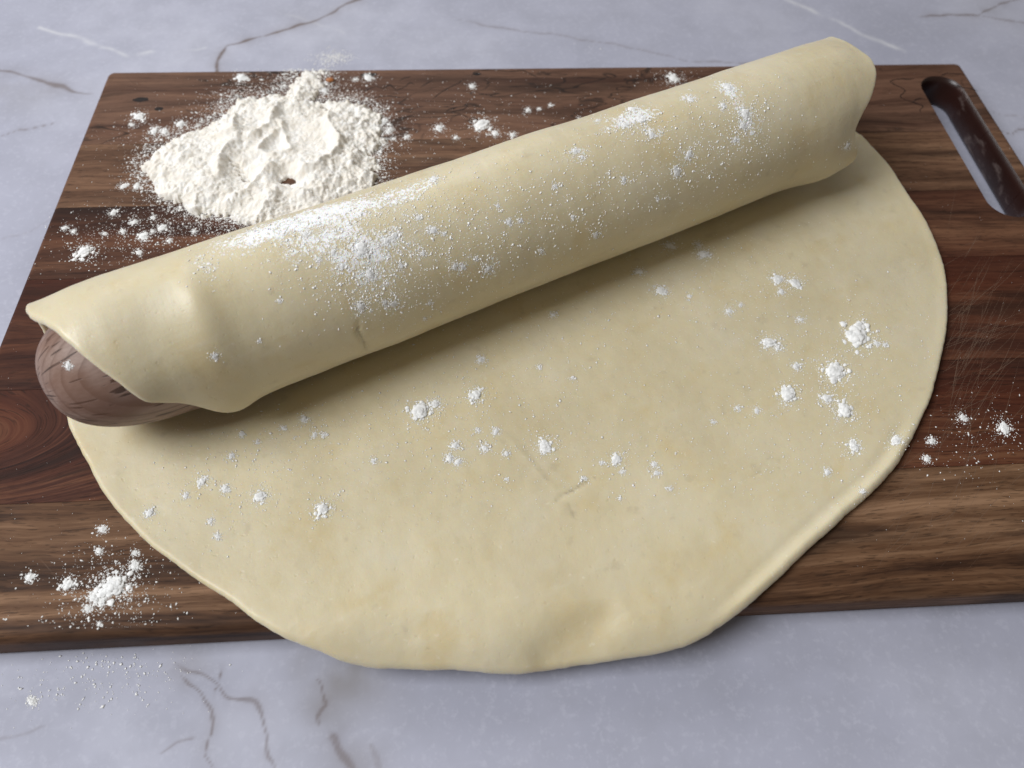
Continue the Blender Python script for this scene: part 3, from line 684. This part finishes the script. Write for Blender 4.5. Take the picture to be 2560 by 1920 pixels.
# rolled dough
for c_ in [(782, 536, 20), (800, 592, 13), (852, 508, 12), (836, 520, 12), (938, 386, 11), (936, 497, 12), (780, 663, 12), (832, 655, 8), (850, 657, 9), (983, 576, 9), (1000, 578, 7), (1055, 582, 12), (1100, 480, 8), (1125, 478, 6), (1170, 545, 6), (1243, 326, 9), (1258, 340, 6), (1348, 388, 8), (1386, 258, 16), (1350, 270, 12), (1408, 290, 9), (1492, 215, 10), (1572, 188, 14), (1562, 228, 9), (1610, 245, 13), (1606, 272, 10),
           (1488, 333, 12), (1462, 372, 12), (1830, 316, 9), (1589, 302, 7), (1288, 508, 8), (465, 770, 8), (560, 737, 4), (605, 650, 5), (868, 575, 7), (915, 548, 7), (960, 505, 5), (1030, 560, 5), (1290, 260, 7), (740, 575, 8), (720, 545, 9), (660, 505, 10), (690, 560, 6), (905, 470, 7), (1200, 402, 6), (1238, 470, 5), (1075, 445, 5), (1420, 430, 4), (1365, 235, 12), (930, 655, 5), (918, 690, 4)]: clump(*c_, halo=.7)
# bare wood
clump(246, 1268, 30, 'largest flour clump on the bare wood below the rolling pin end', halo=3.5)
clump(1040, 270, 24, 'lumpy flour clump on the wood between the heap and the roll')
clump(182, 545, 20, 'smeared flour clump on the wood left of the heap', halo=2)
for c_ in [(147, 1263, 15), (65, 1247, 10), (292, 1222, 12), (222, 1143, 9), (215, 1190, 8), (293, 1195, 7), (215, 1348, 5), (205, 1290, 14), (222, 1300, 12), (190, 1315, 8), (350, 492, 11), (245, 460, 9), (300, 253, 15), (522, 168, 14), (268, 402, 9), (948, 277, 12), (1070, 289, 10), (1107, 292, 9), (985, 297, 6), (795, 168, 12), (768, 172, 6), (878, 296, 7), (1020, 187, 8), (1455, 170, 15), (1140, 238, 7),
           (1165, 235, 4), (1190, 228, 5), (2170, 926, 15), (2080, 902, 9), (2013, 953, 9), (2002, 992, 8), (295, 403, 8), (334, 283, 12), (355, 285, 9), (390, 268, 11), (290, 480, 8), (265, 500, 7), (310, 510, 12), (300, 545, 7), (160, 500, 6), (225, 505, 5), (140, 493, 7), (365, 520, 6), (830, 262, 9), (842, 280, 8), (815, 318, 14), (850, 300, 5), (285, 270, 6), (1250, 255, 3), (700, 195, 8), (838, 285, 6), (330, 470, 6), (330, 500, 5), (420, 500, 6)]: clump(*c_)
clump(147, 790, 7, 'small smear of white flour on the bare rolling pin end', halo=1.5)
clump(70, 1515, 10, 'lone small clump of flour on the countertop in front of the board')

# ---- loose specks
def scatter(n, fx, fy, only=None, med=.00017, sg=.45, mx=.0006):
    for i in range(n): speck(fx(), fy(), lsize(med, sg, mx), only)
U, G = random.uniform, random.gauss
for cx, cy, sx, sy, n in [(1750, 830, 130, 120, 520), (1000, 920, 170, 80, 480), (1300, 980, 130, 60, 260), (560, 1040, 110, 70, 260), (1560, 610, 120, 70, 420), (1250, 750, 220, 80, 420), (1700, 1000, 120, 60, 150), (1900, 760, 60, 110, 120), (700, 950, 100, 40, 150)]:
    for i in range(n): speck(G(cx, sx), G(cy, sy), lsize(.00021, .45, .00055), ('flat',))
scatter(1500, lambda: U(350, 2000), lambda: U(480, 1150), ('flat',), .00015, .4, .0004)
for cx, cy, sx, sy, n in [(1000, 510, 170, 80, 1200), (1350, 400, 190, 80, 1150), (1560, 290, 90, 70, 900), (780, 560, 90, 60, 1100), (640, 490, 90, 25, 900), (850, 440, 70, 30, 500), (1360, 270, 60, 25, 350), (850, 650, 80, 40, 250), (1610, 250, 25, 45, 250), (440, 575, 25, 25, 100)]:
    for i in range(n): speck(G(cx, sx), G(cy, sy), lsize(.00021, .45, .0006), ('roll',))
for i in range(10500):                                  # ragged skirt round the heap
    a = random.randrange(len(pile_px)); p0, p1 = pile_px[a], pile_px[(a + 1) % len(pile_px)]; tt = random.random(); d = abs(G(0, 1))
    x_ = p0[0] + (p1[0] - p0[0]) * tt; y_ = p0[1] + (p1[1] - p0[1]) * tt
    k_ = 9 if i % 2 else 18
    speck(x_ + G(0, k_) * (1 + .6 * d), y_ + G(0, k_ * .7) * (1 + .6 * d), lsize(.00025 if i % 2 else .0002, .5, .0009), ('board',))
for cx, cy, sx, sy, n in [(340, 500, 80, 40, 800), (420, 480, 60, 25, 500), (240, 1270, 75, 60, 750), (190, 1330, 60, 40, 120), (1100, 240, 130, 50, 350), (850, 280, 60, 40, 260), (2140, 940, 60, 40, 220), (620, 190, 110, 30, 350), (1450, 165, 40, 14, 120), (300, 300, 70, 40, 220), (220, 520, 70, 45, 300), (2100, 960, 60, 50, 80), (500, 480, 40, 20, 400)]:
    for i in range(n): speck(G(cx, sx), G(cy, sy), lsize(.00017, .5, .0005), ('board',))
scatter(900, lambda: U(0, 2212), lambda: U(140, 1380), ('board',), .00010, .35, .00025)
for cx, cy, sx, sy, n in [(180, 1470, 110, 45, 240), (712, 128, 20, 9, 520), (735, 122, 14, 6, 220), (300, 1440, 60, 20, 60), (1270, 100, 25, 5, 10)]:
    for i in range(n): speck(G(cx, sx), G(cy, sy), lsize(.00026, .45, .0006), ('counter',))

OC = np.array([(1, 0, 0), (0, 1, 0), (-1, 0, 0), (0, -1, 0), (0, 0, 1), (0, 0, -.6)], float)
OF = np.array([(0, 1, 4), (1, 2, 4), (2, 3, 4), (3, 0, 4), (1, 0, 5), (2, 1, 5), (3, 2, 5), (0, 3, 5)])
def build_specks(name, lst, **props):
    n = len(lst); p = np.array([l[0] for l in lst]); nn = np.array([l[1] for l in lst]); sz = np.array([l[2] for l in lst])
    up = np.where(np.abs(nn[:, 2:3]) < .9, np.array([[0, 0, 1.]]), np.array([[1., 0, 0]]))
    tx = np.cross(up, nn); tx /= np.linalg.norm(tx, axis=1)[:, None]; ty = np.cross(nn, tx)
    a = rng.random(n) * 6.28; ca, sa = np.cos(a)[:, None], np.sin(a)[:, None]
    ux, uy = tx * ca + ty * sa, -tx * sa + ty * ca
    jit = rng.uniform(.55, 1.35, (n, 6, 3)); loc = OC[None] * jit * np.stack([rng.uniform(.8, 1.7, n), rng.uniform(.7, 1.1, n), rng.uniform(.22, .45, n)], 1)[:, None, :]
    V = p[:, None] + sz[:, None, None] * (loc[..., 0:1] * ux[:, None] + loc[..., 1:2] * uy[:, None] + (loc[..., 2:3] + .08) * nn[:, None])
    Fc = (OF[None] + 6 * np.arange(n)[:, None, None]).reshape(-1, 3)
    o = link(name, mesh_np(name, V.reshape(-1, 3), Fc), speck_mat, smooth=False, kind='stuff', **props); return o
build_specks('flour_dusting', specks['dough'], label='fine white flour specks dusted over the dough', category='flour')
build_specks('flour_dusting', specks['board'], label='fine white flour specks dusted over the dark wood', category='flour')
build_specks('flour_dusting', specks['pin'], label='few loose flour grains on the bare rolling pin end', category='flour')
build_specks('flour_dusting', specks['counter'], label='fine white flour specks spilled on the countertop', category='flour')

# ------------------------------------------------------------------ orange crumb beside the heap
bm = bmesh.new(); bmesh.ops.create_icosphere(bm, subdivisions=3, radius=1)
for v in bm.verts:
    c_ = v.co; k = 1 + .22 * float(perlin(np.array([c_.x * 1.4]), np.array([c_.y * 1.4]), np.array([c_.z * 1.4 + 3]), 300)[0])
    v.co = Vector((c_.x * .0024 * k, c_.y * .0016 * k, c_.z * .0011 * k + .0009))
me = bpy.data.meshes.new('crumb'); bm.to_mesh(me); bm.free()
t = NT('orange_crumb'); n = t.noise(t.co(), 900, 3)
cm = t.set(Base_Color=t.mix(n, (.32, .10, .025), (.45, .19, .06)), Roughness=.45, Subsurface_Weight=.2, Subsurface_Scale=.001)
p = at(713, 172, .001); link('dough_crumb', me, cm, loc=(p[0], p[1], 0), label='small orange brown crumb beside the flour heap near the board edge', category='crumb')

# ------------------------------------------------------------------ knife scratches on the board (fine pale slivers in the wood)
V, Fc = [], []
def scratch(x0, y0, x1, y1, wd):
    a = at(x0, y0, 0); b = at(x1, y1, 0)
    for q in (a, b):
        if not (X0 + .006 < q[0] < X1 - .006 and Y0 + .007 < q[1] < Y1 - .006) or (.258 < q[0] < .293 and .24 < q[1] < .362): return
    d = (b - a)[:2]; L = np.hypot(*d); nrm_ = np.array([-d[1], d[0]]) / L; m = (a + b) / 2 + np.array([*nrm_, 0]) * G(0, .0002) * L / .02
    i = len(V)
    for q, ww in ((a, .15), (m, 1), (b, .1)):
        V.append((q[0] + nrm_[0] * wd * ww, q[1] + nrm_[1] * wd * ww, .00004)); V.append((q[0] - nrm_[0] * wd * ww, q[1] - nrm_[1] * wd * ww, .00004))
    Fc.extend([(i, i + 1, i + 3, i + 2), (i + 2, i + 3, i + 5, i + 4)])
for i in range(140):
    cx, cy = G(2110, 45), G(740, 115); a = math.radians(G(116, 11) if random.random() < .8 else G(150, 12)); L = abs(G(0, 60)) + 12
    scratch(cx - L * math.cos(a), cy - L * math.sin(a), cx + L * math.cos(a), cy + L * math.sin(a), U(.00004, .00011))
for i in range(60):
    cx, cy = U(1900, 2212), U(880, 1260); a = math.radians(G(125, 14)); L = abs(G(0, 60)) + 20
    scratch(cx - L * math.cos(a), cy - L * math.sin(a), cx + L * math.cos(a), cy + L * math.sin(a), U(.00003, .00009))
for i in range(30):
    cx, cy = U(60, 1500), U(170, 560) if random.random() < .6 else U(1000, 1330); a = math.radians(G(80, 25)); L = abs(G(0, 18)) + 6
    scratch(cx - L * math.cos(a), cy - L * math.sin(a), cx + L * math.cos(a), cy + L * math.sin(a), U(.00003, .00007))
me = mesh_np('knife_scratches', np.array(V) - np.array(board.location), np.array(Fc))
t = NT('scratch'); sm_ = t.set(Base_Color=(.25, .16, .11), Roughness=.7, Alpha=.45)
link('knife_scratches', me, sm_, parent=board, smooth=False, kind='stuff')

# ------------------------------------------------------------------ black spalting lines in the far planks (natural wood figure)
def c2(x, y): return ((800 + x / 2.458) / K, (y / 2.458) / K)
def c3(x, y): return ((2100 + x / 3.607) / K, (100 + y / 3.607) / K)
LINES = [[c3(*q) for q in ((680, 345), (620, 352), (560, 350), (490, 358), (450, 375), (485, 398), (530, 420), (570, 440), (590, 460), (565, 482), (545, 500), (552, 525), (600, 545), (650, 558), (700, 578), (742, 592), (748, 608), (720, 630), (730, 662))],
         [c3(*q) for q in ((660, 560), (690, 535), (730, 528), (760, 530))], [c3(*q) for q in ((1000, 400), (1060, 410), (1120, 432), (1190, 440), (1250, 462))], [c3(*q) for q in ((900, 330), (960, 300), (1060, 305), (1150, 320))],
         [c2(*q) for q in ((930, 470), (945, 445), (990, 432), (1080, 428), (1160, 440), (1250, 432), (1300, 458), (1340, 478))], [c2(*q) for q in ((690, 610), (720, 585), (780, 545), (830, 522), (900, 480))],
         [c2(*q) for q in ((770, 690), (800, 670), (860, 655), (912, 652), (880, 672), (830, 684), (775, 692))], [c2(*q) for q in ((430, 745), (490, 725), (560, 716), (640, 722), (730, 718), (820, 710), (880, 704), (920, 728))],
         [c2(*q) for q in ((260, 570), (300, 545), (345, 530), (390, 545), (430, 520), (470, 555), (520, 535), (555, 505), (580, 520))], [c2(*q) for q in ((250, 600), (330, 600), (420, 590), (500, 600), (560, 585))],
         [c2(*q) for q in ((610, 540), (650, 515), (700, 490))], [c2(*q) for q in ((480, 500), (520, 480), (560, 470))], [c2(*q) for q in ((800, 790), (860, 800), (920, 790))], [c2(*q) for q in ((960, 570), (1030, 585), (1100, 578))]]
V, Fc = [], []
for ln_ in LINES:
    pts = [at(a, b, 0)[:2] for a, b in ln_]; fine = []
    for a, b in zip(pts, pts[1:]):
        for u in np.linspace(0, 1, 7, endpoint=False): fine.append(a + (b - a) * u)
    fine.append(pts[-1]); fine = np.array(fine); n_ = len(fine)
    fine = fine + .00035 * np.stack([perlin(fine[:, 0] * 500, fine[:, 1] * 500, .5, 320), perlin(fine[:, 0] * 500, fine[:, 1] * 500, 4.5, 321)], 1)
    tg = np.gradient(fine, axis=0); tg /= np.linalg.norm(tg, axis=1)[:, None] + 1e-12; nr_ = np.stack([-tg[:, 1], tg[:, 0]], 1)
    wd = (.00022 + .00030 * np.clip(perlin(fine[:, 0] * 260, fine[:, 1] * 260, 1.5, 322) + .2, 0, 1)) * np.clip(np.minimum(np.arange(n_), n_ - 1 - np.arange(n_)) / 4, .1, 1)
    i0 = len(V)
    for q, m_, w_ in zip(fine, nr_, wd):
        V.append((*(q + m_ * w_), .00005)); V.append((*(q - m_ * w_), .00005))
    Fc += [(i0 + 2 * i, i0 + 2 * i + 1, i0 + 2 * i + 3, i0 + 2 * i + 2) for i in range(n_ - 1)]
for (a, b), rx, ry in (((352 / K, 249 / K), .0042, .0020), ((397 / K, 272 / K), .0024, .0016), (c2(300, 460), .0045, .0016), (c2(965, 455), .0022, .0014)):
    p = at(a, b, 0); i0 = len(V); n_ = 24
    an = np.arange(n_) * 2 * math.pi / n_; rr_ = 1 + .5 * perlin(np.cos(an) * 1.5 + p[0] * 300, np.sin(an) * 1.5, 2.5, 330)
    for q, r_ in zip(an, rr_): V.append((p[0] + rx * r_ * math.cos(q), p[1] + ry * r_ * math.sin(q), .00005))
    Fc += [(i0 + i, i0 + i + 1, i0 + n_ - 2 - i, i0 + n_ - 1 - i) for i in range(n_ // 2 - 1)]
me = mesh_np('spalting', np.array(V) - np.array(board.location), np.array(Fc))
t = NT('spalting'); sp_m = t.set(Base_Color=(.014, .010, .010), Roughness=.6, Alpha=.82, Specular_IOR_Level=.2)
link('spalting', me, sp_m, parent=board, smooth=False, kind='stuff')
